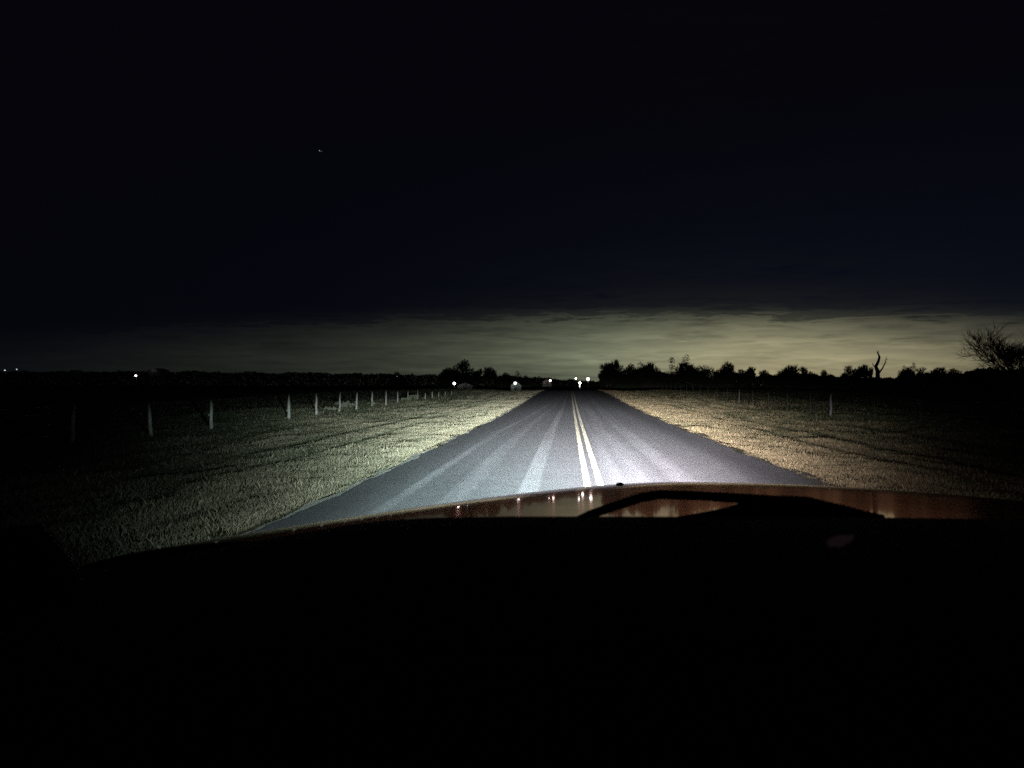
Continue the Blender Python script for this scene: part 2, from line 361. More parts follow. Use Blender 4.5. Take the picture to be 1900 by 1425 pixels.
# ------------------------------------------------------------------ fences
m_post = material("weathered_post_wood", (0.27, 0.26, 0.24), 0.85, var=0.5, vscale=9, stretch=(4, 4, 1), bump=0.8, bscale=25)
m_steel = material("rusty_steel_post", (0.025, 0.02, 0.018), 0.6, 0.4, var=0.4, vscale=20)
m_wire = material("galvanised_wire", (0.2, 0.2, 0.2), 0.5, 0.7, var=0.2, vscale=8)
def tube(path, radii, sides=7, jitter=0.0, cap=True):
    V, Fc = [], []; n = len(path); path = [Vector(p) for p in path]
    for i, p in enumerate(path):
        d = (path[min(i + 1, n - 1)] - path[max(i - 1, 0)]).normalized()
        u = d.orthogonal().normalized() if abs(d.z) < 0.99 else Vector((1, 0, 0)); u = (u - d * u.dot(d)).normalized(); v = d.cross(u)
        for k in range(sides):
            a = 2 * math.pi * k / sides; r = radii[i] * (1 + random.uniform(-jitter, jitter))
            V.append(p + (u * math.cos(a) + v * math.sin(a)) * r)
    for i in range(n - 1):
        for k in range(sides):
            k2 = (k + 1) % sides; Fc.append((i * sides + k, i * sides + k2, (i + 1) * sides + k2, (i + 1) * sides + k))
    if cap: Fc.append(tuple(range(sides - 1, -1, -1))); Fc.append(tuple((n - 1) * sides + k for k in range(sides)))
    return V, Fc
def merge(parts):
    V, Fc = [], []
    for v, f in parts:
        o = len(V); V += list(v); Fc += [tuple(i + o for i in q) for q in f]
    return V, Fc
def box(cx, cy, cz, sx, sy, sz):
    V = [Vector((cx + sx * (a - .5), cy + sy * (b_ - .5), cz + sz * (c - .5))) for a in (0, 1) for b_ in (0, 1) for c in (0, 1)]
    return V, [(0, 1, 3, 2), (4, 6, 7, 5), (0, 4, 5, 1), (2, 3, 7, 6), (0, 2, 6, 4), (1, 5, 7, 3)]
def wood_post(x, y, hgt, r, lean, parent, name='post', mat=None):
    z0 = float(terrain(x, y)) - 0.15
    n = 9; bend = random.uniform(-0.012, 0.012)
    path = [(lean[0] * i / (n - 1) + bend * math.sin(i * 1.3), lean[1] * i / (n - 1), (hgt + 0.15) * i / (n - 1)) for i in range(n)]
    rad = [r * (1.12 - 0.25 * i / (n - 1)) * random.uniform(0.9, 1.12) for i in range(n)]; rad[-1] *= 0.5; rad[-2] *= .85
    parts = [tube(path, rad, 9, 0.07)]
    # knot / staple stub on the road side
    kz = random.uniform(0.45, 0.7) * hgt
    parts.append(tube([(0, -r * 0.6, kz), (-r * 1.3, -r * 1.0, kz + 0.02), (-r * 1.7, -r * 1.1, kz + 0.03)], [r * .35, r * .3, r * .12], 6, 0.1))
    V, Fc = merge(parts); o = mesh_obj(name, V, Fc, mat or m_post, parent, True); o.location = (x, y, z0); return o
def steel_post(x, y, hgt, parent):
    z0 = float(terrain(x, y)) - 0.1; parts = [box(0, 0, hgt / 2, .035, .006, hgt), box(0, .012, hgt / 2, .006, .03, hgt)]
    for k in range(6): parts.append(box(0, -.006, hgt * (.25 + .12 * k), .012, .008, .012))
    V, Fc = merge(parts); o = mesh_obj('steel_post', V, Fc, m_steel, parent); o.location = (x, y, z0); return o
def wires(pts, heights, parent):
    for hz in heights:
        path = []
        for i in range(len(pts) - 1):
            (x0, y0), (x1, y1) = pts[i], pts[i + 1]
            for k in range(4):
                f = k / 4; x, y = x0 + (x1 - x0) * f, y0 + (y1 - y0) * f
                path.append((x, y - 0.07, float(terrain(x, y)) + hz - 0.02 * math.sin(math.pi * f)))
        V, Fc = tube(path, [0.0018] * len(path), 4); mesh_obj('wire', V, Fc, m_wire, parent)
fl = empty('wire_fence', (0, 0, 0)); tag(fl, "old wire fence on wooden posts along the left side of the road", 'fence')
def foot(px, py):
    """where the line of sight through a measured post foot meets the ground"""
    Y = 5.0
    while Y < 140:
        p = pix(px, py, Y)
        if p.z <= float(terrain(p.x, Y)): return p
        Y += 0.05
    return p
pts = [(-12.3, 7.5), (-12.3, 11.2), (-12.35, 14.8)]
for (X, Y) in pts: wood_post(X, Y, 1.05, .05, (0, 0), fl)
for (px, pb, pt, r_, ln) in [(133, 824, 752, .05, (.07, 0)), (281, 812, 748, .05, (-.08, 0)), (392, 798, 742, .055, (0, 0)), (475, 786, 731, 0, 0), (536, 780, 732, .058, (0, 0)), (587, 771, 730, .055, (0, 0)), (630, 765, 728, .042, (.04, 0)), (661, 760, 728, .052, (.05, 0)),
        (690, 754, 726, .052, (.03, 0)), (716, 752, 724, .045, (.02, 0)), (738, 746, 726, .045, (0, 0)), (757, 743.5, 726, .04, (0, 0)), (775, 741, 724, .035, (0, 0)), (789, 741, 729, .04, (0, 0)), (802, 738.5, 726, .05, (0, 0)), (814, 736.5, 727, .04, (0, 0)), (826, 735, 726, .04, (0, 0)), (838, 733.5, 725, .04, (0, 0))]:
    p = foot(px, pb); pts.append((p.x, p.y)); hgt = pix(px, pt, p.y).z - float(terrain(p.x, p.y))
    if r_ == 0: steel_post(p.x, p.y, hgt, fl)
    else: wood_post(p.x, p.y, hgt, r_, ln, fl)
wires(pts, (0.3, 0.58, 0.85, 1.02), fl)
m_post_dim = material("dimmed_post_wood", (0.085, 0.08, 0.078), 0.85, var=0.5, vscale=9, stretch=(4, 4, 1), bump=0.8, bscale=25)  # same post wood, colour darkened to stand for weak light on this side
fr = empty('wire_fence', (0, 0, 0)); tag(fr, "dim wire fence with few wooden posts on the right side before the trees", 'fence')
pts = []
for k in range(0, 22):
    Y = 15 + 4.0 * k; X = 12.1; pts.append((X, Y))
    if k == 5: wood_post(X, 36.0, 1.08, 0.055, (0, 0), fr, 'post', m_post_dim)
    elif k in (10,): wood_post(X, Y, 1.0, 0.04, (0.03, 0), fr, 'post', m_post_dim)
    else: steel_post(X, Y, 1.1, fr)
wires(pts, (0.3, 0.6, 0.9, 1.02), fr)

# ------------------------------------------------------------------ shrubs, trees
m_bark = material("dark_winter_bark", (0.075, 0.062, 0.048), 0.9, var=0.4, vscale=6)
m_twig = material("bare_twigs", (0.095, 0.080, 0.062), 0.9, var=0.3, vscale=3)
m_leafd = material("dark_evergreen_leaf", (0.045, 0.060, 0.030), 0.85, var=0.5, vscale=2)
m_weed = material("dry_weed_stems", (0.16, 0.165, 0.115), 0.9, var=0.4, vscale=4)

def grow(seed, height=1.0, trunk_r=0.03, depth=5, spread=0.55, lean=(0, 0), up=0.25, nb=(2, 4), tipn=3, twigr=0.0022, first=0.25, rmin=0.0, tiplen=1.0):
    """recursive branching; returns trunk parts and crown parts as (V,F) with unit height"""
    R_ = random.Random(seed); trunk, crown = [], []
    def seg(p, d, ln, r, lev):
        n = 3 if lev < 3 else 2; path = [p]; q = p.copy(); dd = d.copy()
        for i in range(n):
            dd = (dd + Vector((R_.uniform(-1, 1), R_.uniform(-1, 1), R_.uniform(-.6, 1) * 1.0)) * 0.16 + Vector((0, 0, up * 0.12))).normalized()
            q = q + dd * ln / n; path.append(q.copy())
        rr = [max(rmin, r * (1 - 0.35 * i / n)) for i in range(n + 1)]
        (trunk if lev == 0 else crown).append(tube(path, rr, 6 if lev == 0 else (4 if lev < 2 else 3), 0.05, lev == 0))
        if lev >= depth:
            for _ in range(tipn):
                td = (dd + Vector((R_.uniform(-1, 1), R_.uniform(-1, 1), R_.uniform(-.5, 1))) * 0.8).normalized(); e = q + td * ln * tiplen * R_.uniform(.5, 1.1)
                s_ = td.orthogonal().normalized() * twigr; crown.append(([q - s_, q + s_, e], [(0, 1, 2)]))
            return
        k = R_.randint(*nb)
        for i in range(k):
            a = 2 * math.pi * (i + R_.random()) / k; o = dd.orthogonal().normalized(); o.rotate(Matrix.Rotation(a, 3, dd))
            nd = (dd + o * spread * R_.uniform(.6, 1.5)).normalized()
            at_ = path[-1] if i == 0 or lev == 0 and R_.random() < .5 else path[R_.randint(1, len(path) - 1)]
            seg(at_, nd, ln * R_.uniform(.62, .86), rr[-1] * R_.uniform(.55, .75), lev + 1)
    seg(Vector((0, 0, 0)), Vector((lean[0], lean[1], 1)).normalized(), first, trunk_r, 0)
    T, C_ = merge(trunk), merge(crown)
    top = max(v.z for v in C_[0]); s_ = height / top
    return ([v * s_ for v in T[0]], T[1]), ([v * s_ for v in C_[0]], C_[1])
def leafcloud(seed, lobes, n, size):
    """leaf sprays through overlapping lobes of unit height"""
    R_ = np.random.default_rng(seed); P = []
    wts = np.array([l[3] ** 2 for l in lobes]); wts = wts / wts.sum()
    for (cx, cy, cz, r), wt in zip(lobes, wts):
        k = int(n * wt); d = R_.normal(size=(k, 3)); d /= np.linalg.norm(d, axis=1)[:, None]
        rad = r * (0.45 + 0.6 * R_.random(k)) * (0.75 + 0.4 * vnoise(d[:, 0] * 3 + seed, d[:, 2] * 3 + cx * 9, seed)); P.append(np.array([cx, cy, cz]) + d * rad[:, None])
    P = np.concatenate(P); k = len(P); V = P[:, None, :] + R_.normal(size=(k, 3, 3)) * size
    return V.reshape(-1, 3), np.arange(k * 3).reshape(-1, 3)

bare = [grow(11 + s, spread=sp, up=u_, depth=5, nb=(3, 4), first=.13, trunk_r=.028, tipn=9, twigr=.0045, rmin=.0034, tiplen=1.8) for s, sp, u_ in ((0, .55, .5), (5, .75, .3), (9, .45, .9), (14, .65, .6), (21, .9, .3), (30, .5, .6))]
protos = []
for (T, C_) in bare:
    mt = bpy.data.meshes.new('trunk'); mt.from_pydata([tuple(v) for v in T[0]], [], T[1]); mt.materials.append(m_bark)
    mc = bpy.data.meshes.new('crown'); mc.from_pydata([tuple(v) for v in C_[0]], [], C_[1]); mc.materials.append(m_twig)
    protos.append((mt, mc))
def trunk_mesh(seed, hh=.6):
    T, _ = grow(seed, depth=1, first=hh, trunk_r=.03); mx = max(v.z for v in T[0])
    m = bpy.data.meshes.new('trunk'); m.from_pydata([tuple(v * (hh / mx)) for v in T[0]], [], T[1]); m.materials.append(m_bark); return m
def leaf_mesh(seed, lobes, n=2600, size=.013):
    V, Fc = leafcloud(seed, lobes, n, size); m = bpy.data.meshes.new('crown'); m.from_pydata(V.tolist(), [], Fc.tolist()); m.materials.append(m_leafd); return m
cedar = (trunk_mesh(3), leaf_mesh(4, [(0, 0, .30, .26), (.08, 0, .48, .24), (-.10, .05, .42, .22), (.03, 0, .68, .19), (-.05, 0, .85, .12), (0, 0, .12, .25)]))
round_ = (trunk_mesh(5), leaf_mesh(6, [(0, 0, .62, .30), (.22, 0, .50, .22), (-.26, 0, .42, .25), (-.45, 0, .26, .2), (.05, .1, .80, .18), (.1, 0, .3, .28), (-.1, 0, .15, .26)], 5200, .02))
prong = (trunk_mesh(7), leaf_mesh(8, [(-.22, 0, .86, .11), (-.24, 0, .70, .10), (.16, 0, .88, .13), (.10, 0, .70, .12), (0, 0, .45, .24), (.3, 0, .42, .2), (-.2, 0, .4, .2), (0, 0, .2, .3), (.45, 0, .3, .18), (-.42, 0, .2, .2)], 3600))

TREES_R = "trees and brush along the right side of the road"
TREES_L = "trees on the skyline left of the road"
def tree(px, ytop, Y, kind, wide, label, group, name='bare_tree', cat='tree', seed=0, extra=None, width_px=None):
    p = pix(px, 714, Y); top = pix(px, ytop, Y); z0 = float(terrain(p.x, Y)) - 0.1; hh = top.z - z0
    e = empty(name, (p.x, Y, z0), 0); tag(e, label, cat, group)
    mt, mc = kind
    o = bpy.data.objects.new('trunk', mt); o2 = bpy.data.objects.new('crown', mc)
    for q in (o, o2): col.objects.link(q); q.parent = e
    e.scale = (hh * wide, hh * wide, hh); 
    if kind in (cedar, round_, prong): e.rotation_euler.z = seed if name != 'forked_tree' else 0
    else: e.rotation_euler.z = seed * 1.7
    return e
B = protos
# right-hand tree line, from the road outward and nearer
tree(1134, 662, 235, B[2], .8, "tall bare tree at the road end of the right hand tree line", TREES_R, seed=1)
tree(1127, 668, 245, B[0], .8, "thin bare tree closest to the road's vanishing point on the right", TREES_R, seed=2)
tree(1148, 672, 232, B[5], .9, "bare tree just right of the tall one at the end of the tree line", TREES_R, seed=2.2)
tree(1168, 672, 225, round_, .8, "dense rounded dark tree near the road end of the right tree line", TREES_R, 'leafy_tree', seed=0)
tree(1190, 669, 218, cedar, 1.1, "dark leafy tree with a ragged top leaning right, third group from the road", TREES_R, 'leafy_tree', seed=1)
tree(1192, 668, 216, B[3], .8, "bare branches rising through a dark leafy tree right of the road", TREES_R, seed=3.1)
tree(1213, 678, 208, B[1], .7, "small bare tree in the dip before the forked tree", TREES_R, seed=4)
tree(1262, 658, 190, prong, .85, "dark forked tree with two leafy prongs standing above the right tree line", TREES_R, 'forked_tree', seed=0)
tree(1285, 668, 186, B[3], .95, "bushy bare tree touching the forked tree on its right", TREES_R, seed=5)
tree(1303, 672, 182, B[4], .8, "spreading bare tree second to the right of the forked tree", TREES_R, seed=6)
tree(1240, 684, 192, B[4], 1.1, "low spreading bare tree at the foot of the forked tree, left side", TREES_R, seed=2)
tree(1352, 668, 165, B[1], .75, "bare tree with a pointed twig standing alone after the gap", TREES_R, seed=7)
tree(1338, 682, 168, B[4], .8, "low bare tree left of the pointed tree after the gap", TREES_R, seed=3)
tree(1375, 682, 160, B[5], .9, "low bushy bare tree right of the pointed tree", TREES_R, seed=8)
tree(1400, 676, 154, B[2], .8, "pale thin bare tree midway along the right tree line", TREES_R, seed=9)
tree(1423, 683, 150, B[0], .9, "small bare tree between two taller ones midway along the line", TREES_R, seed=10)
tree(1468, 673, 140, B[3], .85, "full round bare tree right of midway in the right tree line", TREES_R, seed=11)
tree(1485, 677, 138, B[0], .8, "bare tree leaning against the full round one", TREES_R, seed=12)
tree(1447, 684, 144, B[1], .9, "small bare tree in front of the full round one", TREES_R, seed=4.4)
tree(1508, 687, 132, round_, .8, "small dark leafy bush left of the fence post", TREES_R, 'leafy_tree', seed=2)
tree(1530, 684, 128, round_, .75, "small dark leafy tree above the lone right fence post", TREES_R, 'leafy_tree', seed=3)
tree(1573, 675, 120, B[5], .85, "airy bare tree left of the dead snag", TREES_R, seed=13)
tree(1592, 673, 118, B[3], .8, "airy bare tree nearest the dead snag on its left", TREES_R, seed=14)
tree(1612, 675, 116, B[2], .45, "narrow bare tree with short prongs beside the dead snag", TREES_R, seed=15)
tree(1680, 679, 104, B[4], .8, "low bare tree between the dead snag and the dense cedar", TREES_R, seed=16)
tree(1678, 676, 103, cedar, .9, "dense dark cedar left part right of the dead snag", TREES_R, 'cedar_tree', seed=1.3)
tree(1694, 670, 102, cedar, .7, "narrow dense cedar rising above its neighbour right of the snag", TREES_R, 'cedar_tree', seed=2.6)
tree(1716, 677, 100, B[0], .9, "bare tree just right of the narrow cedar", TREES_R, seed=17)
tree(1737, 678, 97, B[3], .9, "bare tree second right of the narrow cedar", TREES_R, seed=18)
tree(1773, 681, 93, round_, 1.0, "low rounded dark thicket tree left of the big bare tree", TREES_R, 'leafy_tree', seed=1)
tree(1815, 682, 86, round_, 1.0, "rounded dark thicket tree under the big bare tree's left branches", TREES_R, 'leafy_tree', seed=.4)
tree(1850, 678, 80, round_, 1.0, "rounded dark thicket tree at the foot of the big bare tree", TREES_R, 'leafy_tree', seed=2.8)
tree(1898, 676, 74, round_, 1.0, "dark thicket tree at the right edge behind the big bare tree", TREES_R, 'leafy_tree', seed=4)

# dead snag
p = pix(1630, 714, 114); z0 = float(terrain(p.x, 114)); e = empty('dead_tree', (p.x, 114, z0)); tag(e, "leafless dead snag with a crooked upright stem and a thin side branch", 'tree', TREES_R)
def P(px, py, Y=114): q = pix(px, py, Y); return q - Vector((p.x, 114, z0))
V, Fc = tube([P(1629, 735), P(1629, 700), P(1628, 688), P(1625, 680), P(1630, 670), P(1632, 662), P(1629, 655), P(1630, 650)], [.34, .32, .30, .26, .19, .15, .10, .03], 7, .1); mesh_obj('trunk', V, Fc, m_bark, e)
V, Fc = merge([tube([P(1631, 692), P(1637, 684), P(1641, 676), P(1644, 667), P(1645, 661)], [.14, .11, .08, .05, .02], 5, .1), tube([P(1641, 676), P(1646, 671)], [.06, .02], 4), tube([P(1629, 657), P(1626, 651)], [.07, .02], 4), tube([P(1625, 681), P(1620, 678), P(1619, 673)], [.12, .08, .03], 4),
    tube([P(1644, 668), P(1648, 666)], [.04, .015], 4)]); mesh_obj('crown', V, Fc, m_bark, e)

# big bare tree at the right edge
T, C_ = grow(77, 1.0, .042, 6, .5, (-.05, 0), .35, (2, 4), 2, .0012, .2, .0015, 2.4)
p = pix(1888, 714, 46); z0 = float(terrain(p.x, 46)); e = empty('bare_tree', (p.x, 46, z0)); tag(e, "big wide spreading bare tree at the right edge, nearest of the trees", 'tree', TREES_R)
hh = pix(1880, 580, 46).z - z0; o = mesh_obj('trunk', T[0], T[1], m_bark, e); o2 = mesh_obj('crown', C_[0], C_[1], m_twig, e)
e.scale = (hh * 1.4, hh * 1.4, hh); e.rotation_euler.z = 2.0

# left skyline trees
tree(857, 664, 300, round_, .95, "broad round topped tree highest on the left skyline", TREES_L, 'leafy_tree', seed=0)
tree(838, 678, 300, B[4], 1.1, "low sloping tree on the left shoulder of the broad skyline tree", TREES_L, seed=3)
tree(885, 680, 305, B[2], .7, "thin pale tree between the broad and the small skyline trees", TREES_L, seed=1)
tree(907, 677, 300, B[3], .75, "small round bare tree right of the broad skyline tree", TREES_L, seed=2)
tree(938, 689, 310, round_, .9, "low dark bush right of the small round skyline tree", TREES_L, 'leafy_tree', seed=.5)
tree(961, 686, 290, cedar, .9, "small pointed tree above the lit farm building", TREES_L, 'cedar_tree', seed=1)
tree(979, 695, 300, round_, .9, "low bush right of the pointed tree above the farm building", TREES_L, 'leafy_tree', seed=2)
tree(738, 688, 320, round_, 1.0, "low clump on the flat part of the left skyline", TREES_L, 'leafy_tree', seed=3.5)

# continuous brush masses
def thicket(name, line, label, n, size, deep, mat, amp):
    """line: list of (px, ytop, Y)"""
    line = sorted(line); pxs = np.array([l[0] for l in line], float); R_ = np.random.default_rng(len(name) + n)
    px = R_.uniform(pxs[0], pxs[-1], n); yt = np.interp(px, pxs, [l[1] for l in line]); Y = np.interp(px, pxs, [l[2] for l in line]) * (1 + R_.uniform(0, deep, n))
    ang = np.arctan((px - W0 / 2) / F) - YAW; X = Y * np.tan(ang)
    topz = H + (714 - yt) / F * Y
    topz = topz + (vnoise(px * .05, px * 0, 91) - .5) * amp * Y + (vnoise(px * .16, px * 0, 92) - .5) * amp * .4 * Y
    z0 = terrain(X, Y); f = R_.random(n) ** 0.8; Z = z0 + (topz - z0) * f
    sz = size * (0.5 + R_.random(n)) * (Y / 150)
    V = np.stack([X, Y, Z], 1)[:, None, :] + R_.normal(size=(n, 3, 3)) * sz[:, None, None] * np.array([1, 1, 1.5])
    o = fast_mesh(name, V.reshape(-1, 3), np.arange(n * 3).reshape(-1, 3), mat); tag(o, label, 'undergrowth', None, 'stuff'); return o
thicket('undergrowth', [(1114, 704, 250), (1125, 696, 245), (1150, 690, 235), (1215, 693, 205), (1240, 693, 195), (1285, 692, 185), (1322, 698, 172), (1360, 697, 163), (1430, 699, 150), (1500, 698, 132), (1560, 703, 122), (1640, 703, 112), (1700, 697, 100), (1760, 691, 93), (1830, 688, 84), (1920, 682, 72), (2100, 680, 60)],
    "dark brush under the trees on the right side", 150000, .10, .42, m_leafd, .0075)
thicket('far_wood', [(-200, 687, 340), (0, 688, 340), (300, 689, 340), (600, 693, 340), (780, 696, 345), (860, 697, 350), (960, 699, 370), (1060, 706, 420), (1116, 709, 440), (1250, 709, 440)],
    "low dark wood along the horizon left of the road", 150000, .085, .45, m_leafd, .0022)

# tall weeds along the left fence
for i, (px, yt, yb, Y, lab) in enumerate([(606, 751, 768, 38, "low pale weed clump left of the weedy fence post"), (630, 741, 763, 39.5, "tall grey green weed clump hiding a fence post"), (679, 746, 760, 46, "round weed clump between two fence posts"), (764, 729, 746, 58, "wide weed clump around the far fence posts"), (745, 734, 747, 55, "small weed clump left of the wide far one")]):
    p = pix(px, 714, Y); z0 = float(terrain(p.x, Y)); hh = max(.35, pix(px, yt, Y).z - z0) * .92
    parts = []
    for k in range(7):
        T, C_ = grow(200 + i * 10 + k, hh * random.uniform(.7, 1), .006, 4, .55, (random.uniform(-.5, .5), random.uniform(-.5, .5)), .5, (2, 4), 6, .014, .2)
        off = Vector((random.uniform(-.35, .35), random.uniform(-.3, .3), 0)); parts += [([v * 1.0 + off for v in T[0]], T[1]), ([v + off for v in C_[0]], C_[1])]
    V, Fc = merge(parts); e = mesh_obj('weed_bush', V, Fc, m_weed); e.location = (p.x + 0.3, Y, z0); tag(e, lab, 'weeds', "weed clumps along the left fence")

# ------------------------------------------------------------------ distant lamps and farm buildings
m_lampglass = material("lamp_glass_white", (.8, .8, .8), .4, emit=(1.0, .97, .92), estr=7)
m_lampdim = material("lamp_glass_dim", (.8, .8, .8), .4, emit=(.9, .95, 1.0), estr=1.1)
m_lampwarm = material("lamp_glass_warm", (.8, .8, .8), .4, emit=(1.0, .78, .70), estr=6)
m_pole = material("lamp_pole_wood", (.22, .19, .16), .85, var=.3, vscale=5)
LG = "far yard lights beyond the crest"
def lathe_ball(r, squash=1.0, seg_=12, rings=8):
    V, Fc = [], []
    for i in range(rings + 1):
        a = math.pi * i / rings
        for k in range(seg_): b_ = 2 * math.pi * k / seg_; V.append(Vector((r * math.sin(a) * math.cos(b_), r * math.sin(a) * math.sin(b_), r * squash * math.cos(a))))
    for i in range(rings):
        for k in range(seg_): k2 = (k + 1) % seg_; Fc.append((i * seg_ + k, (i + 1) * seg_ + k, (i + 1) * seg_ + k2, i * seg_ + k2))
    return V, Fc
def yard_light(px, py, Y, rpx, label, mat=None, sq=1.0, group=LG):
    c = pix(px, py, Y); r = rpx / F * Y; z0 = float(terrain(c.x, Y)); e = empty('yard_light', (c.x, Y, z0)); tag(e, label, 'lamp', group)
    h = c.z - z0
    V, Fc = tube([(0, .5, -.2), (0, .5, h + r + .5)], [.12, .09], 8); mesh_obj('pole', V, Fc, m_pole, e)
    V, Fc = merge([tube([(0, .5, h + r + .15), (0, 0, h + r + .15)], [.04, .04], 6), tube([(0, 0, h + r * .9), (0, 0, h + r + .2)], [r * .8, r * .3], 10)]); mesh_obj('lamp_hood', V, Fc, m_pole, e)
    V, Fc = lathe_ball(r, sq); o = mesh_obj('lamp_glass', V, Fc, mat or m_lampglass, e, True); o.location = (0, 0, h)
    return e
yard_light(843, 711.5, 260, 2.6, "bright white yard light left of the barn light", sq=1.0)
yard_light(956, 711, 240, 2.3, "bright white yard light in front of the small gabled barn")
yard_light(1021, 706, 300, 2.0, "pinkish yard light between the barn and the road end", m_lampwarm)
yard_light(1068.5, 702.3, 400, 1.6, "small white yard light left of two lights at the road end")
yard_light(1091, 703.2, 380, 2.6, "brightest yard light right of the road end", sq=1.25)
yard_light(252, 697, 300, 2.0, "lone white yard light in the dark field far left", sq=.7)
yard_light(9, 687, 330, 1.4, "dim yard light at the far left edge", m_lampdim, .6)
yard_light(31, 685.3, 330, 1.0, "dimmer yard light second from the left edge", m_lampdim)
yard_light(737, 698, 320, .8, "tiny faint light under the left skyline", m_lampdim)
# lit marker beside the road end
c = pix(1076, 710.5, 150); z0 = float(terrain(c.x, 150)); e = empty('marker_post', (c.x, 150, z0)); tag(e, "white marker post with a round lamp at the end of the road", 'marker')
h = c.z - z0; m_white = material("white_paint", (.75, .75, .72), .5, var=.1)
m_refl = material("glowing_reflector", (.8, .8, .8), .4, emit=(1, .98, .9), estr=5)  # light returned by the board is put in as its own glow
V, Fc = tube([(0, .1, -.2), (0.03, .1, h + .95)], [.04, .03], 8); mesh_obj('post', V, Fc, m_white, e)
V, Fc = lathe_ball(.24); o = mesh_obj('lamp_glass', V, Fc, m_lampglass, e, True); o.location = (0, 0, h)
V, Fc = box(-.06, 0, h - .55, .11, .04, .5); mesh_obj('reflector', V, Fc, m_refl, e)

m_wall = material("pale_barn_board", (.28, .28, .27), .8, var=.2, vscale=2, bump=.3); m_roof = material("dark_tin_roof", (.12, .12, .13), .6, .3, var=.2); m_win = material("dark_window_glass", (.02, .02, .025), .15)
def barn(px, Y, wd, hwall, hroof, ztop_py, label, lamp_e, lampcol, name='barn'):
    top = pix(px, ztop_py, Y).z; c = pix(px, 714, Y); zb = top - hroof - hwall; e = empty(name, (c.x, Y, zb)); tag(e, label, 'building')
    L_ = 8.0; w2 = wd / 2
    V = [(-w2, 0, 0), (w2, 0, 0), (w2, 0, hwall), (0, 0, hwall + hroof), (-w2, 0, hwall), (-w2, L_, 0), (w2, L_, 0), (w2, L_, hwall), (0, L_, hwall + hroof), (-w2, L_, hwall)]
    mesh_obj('wall', V, [(0, 1, 2, 3, 4), (9, 8, 7, 6, 5), (0, 4, 9, 5), (1, 6, 7, 2)], m_wall, e)
    ov = .3; k = hroof / w2
    pr = []
    for s_ in (-1, 1):
        a = [(0, -ov, hwall + hroof + .03), (s_ * (w2 + ov), -ov, hwall - ov * k + .03)]; b2 = [(x, y, z + .08) for x, y, z in a]; cset = a + b2
        cset = cset + [(x, L_ + ov, z) for x, y, z in cset]
        pr.append(([Vector(v) for v in cset], [(0, 1, 3, 2), (4, 6, 7, 5), (2, 3, 7, 6), (0, 4, 5, 1), (1, 5, 7, 3), (0, 2, 6, 4)]))
    V, Fc = merge(pr); mesh_obj('roof', V, Fc, m_roof, e)
    V, Fc = box(0, -.03, 1.2, 1.4, .06, 2.2); d = mesh_obj('door', V, Fc, m_roof, e)
    for s_ in (-1, 1):
        V, Fc = box(s_ * w2 * .6, -.03, 1.6, .7, .06, .7); f = mesh_obj('window', V, Fc, m_white, e)
        V, Fc = box(s_ * w2 * .6, -.065, 1.6, .55, .012, .55); mesh_obj('pane', V, Fc, m_win, f)
    if lamp_e:
        ld = bpy.data.lights.new('barn_lamp', 'POINT'); ld.energy = lamp_e; ld.color = lampcol; ld.shadow_soft_size = .15; lo = bpy.data.objects.new('barn_lamp', ld); col.objects.link(lo); lo.location = (c.x - .4, Y - 1.6, top - .6)
    return e
barn(957.5, 246, 3.4, 2.0, 1.3, 707.5, "small pale gabled barn lit by the yard light beside it", 45, (.9, 1, .95))
barn(863, 266, 5.5, 1.6, .9, 710.5, "low dim shed lit from the left, right of the bright yard light", 4, (.85, 1, 1), 'shed')
barn(1015, 306, 3.6, 2.0, 1.0, 703.5, "faint pinkish farmhouse behind the pinkish light", 14, (1, .7, .68), 'farmhouse')
barn(286, 335, 6, 3, 1.0, 683.5, "barely lit low barn on the far left skyline", 5, (1, 1, 1), 'barn')

# two faint stars
for (px, py, r, lab) in ((593, 279.5, 1.3, "brighter of two faint stars in the upper left sky"), (596.5, 281, .9, "fainter star right beside the brighter one")):
    V, Fc = lathe_ball(r); o = mesh_obj('star', V, Fc, material("starlight", (1, 1, 1), 1, emit=(.9, .93, 1), estr=.5 if r > 1 else .22)); c = pix(px, py, 2200); o.location = c; tag(o, lab, 'star')

# ------------------------------------------------------------------ the car (camera sits behind its windscreen)
car = empty('car', (0.4, 0.4, 0)); tag(car, "dark red car whose glossy bonnet and black dashboard fill the foreground", 'car')
def cpart(name, V, Fc, mat, parent=None, smooth=True):
    o = mesh_obj(name, V, Fc, mat, None, smooth); o.parent = parent or car
    o.matrix_parent_inverse = Matrix.Translation((-0.4, -0.4, 0)); return o
m_paint = bpy.data.materials.new("red_car_paint"); m_paint.use_nodes = True; t = NT(m_paint.node_tree); b = t.n['Principled BSDF']
b.inputs['Base Color'].default_value = (.42, .035, .022, 1); b.inputs['Metallic'].default_value = 1.0; b.inputs['Specular Tint'].default_value = (1, .32, .2, 1); b.inputs['Coat Weight'].default_value = .75; b.inputs['Coat Roughness'].default_value = .03; b.inputs['Coat IOR'].default_value = 1.45
c = t.new('ShaderNodeTexCoord'); bn = t.new('ShaderNodeBump'); bn.inputs['Strength'].default_value = .02; bn.inputs['Distance'].default_value = .0002
t.link(t.noise(c.outputs['Object'], 9, 3), bn.inputs['Height']); t.link(bn.outputs[0], b.inputs['Normal'])
t.link(t.m('ADD', .09, t.m('MULTIPLY', t.noise(c.outputs['Object'], 14, 4), .05)), b.inputs['Roughness'])
m_black = material("black_dashboard_vinyl", (.018, .018, .020), .75, var=.2, vscale=30, bump=.3, bscale=200, spec=.2)
m_rubber = material("black_rubber", (.012, .012, .012), .6, spec=.25)
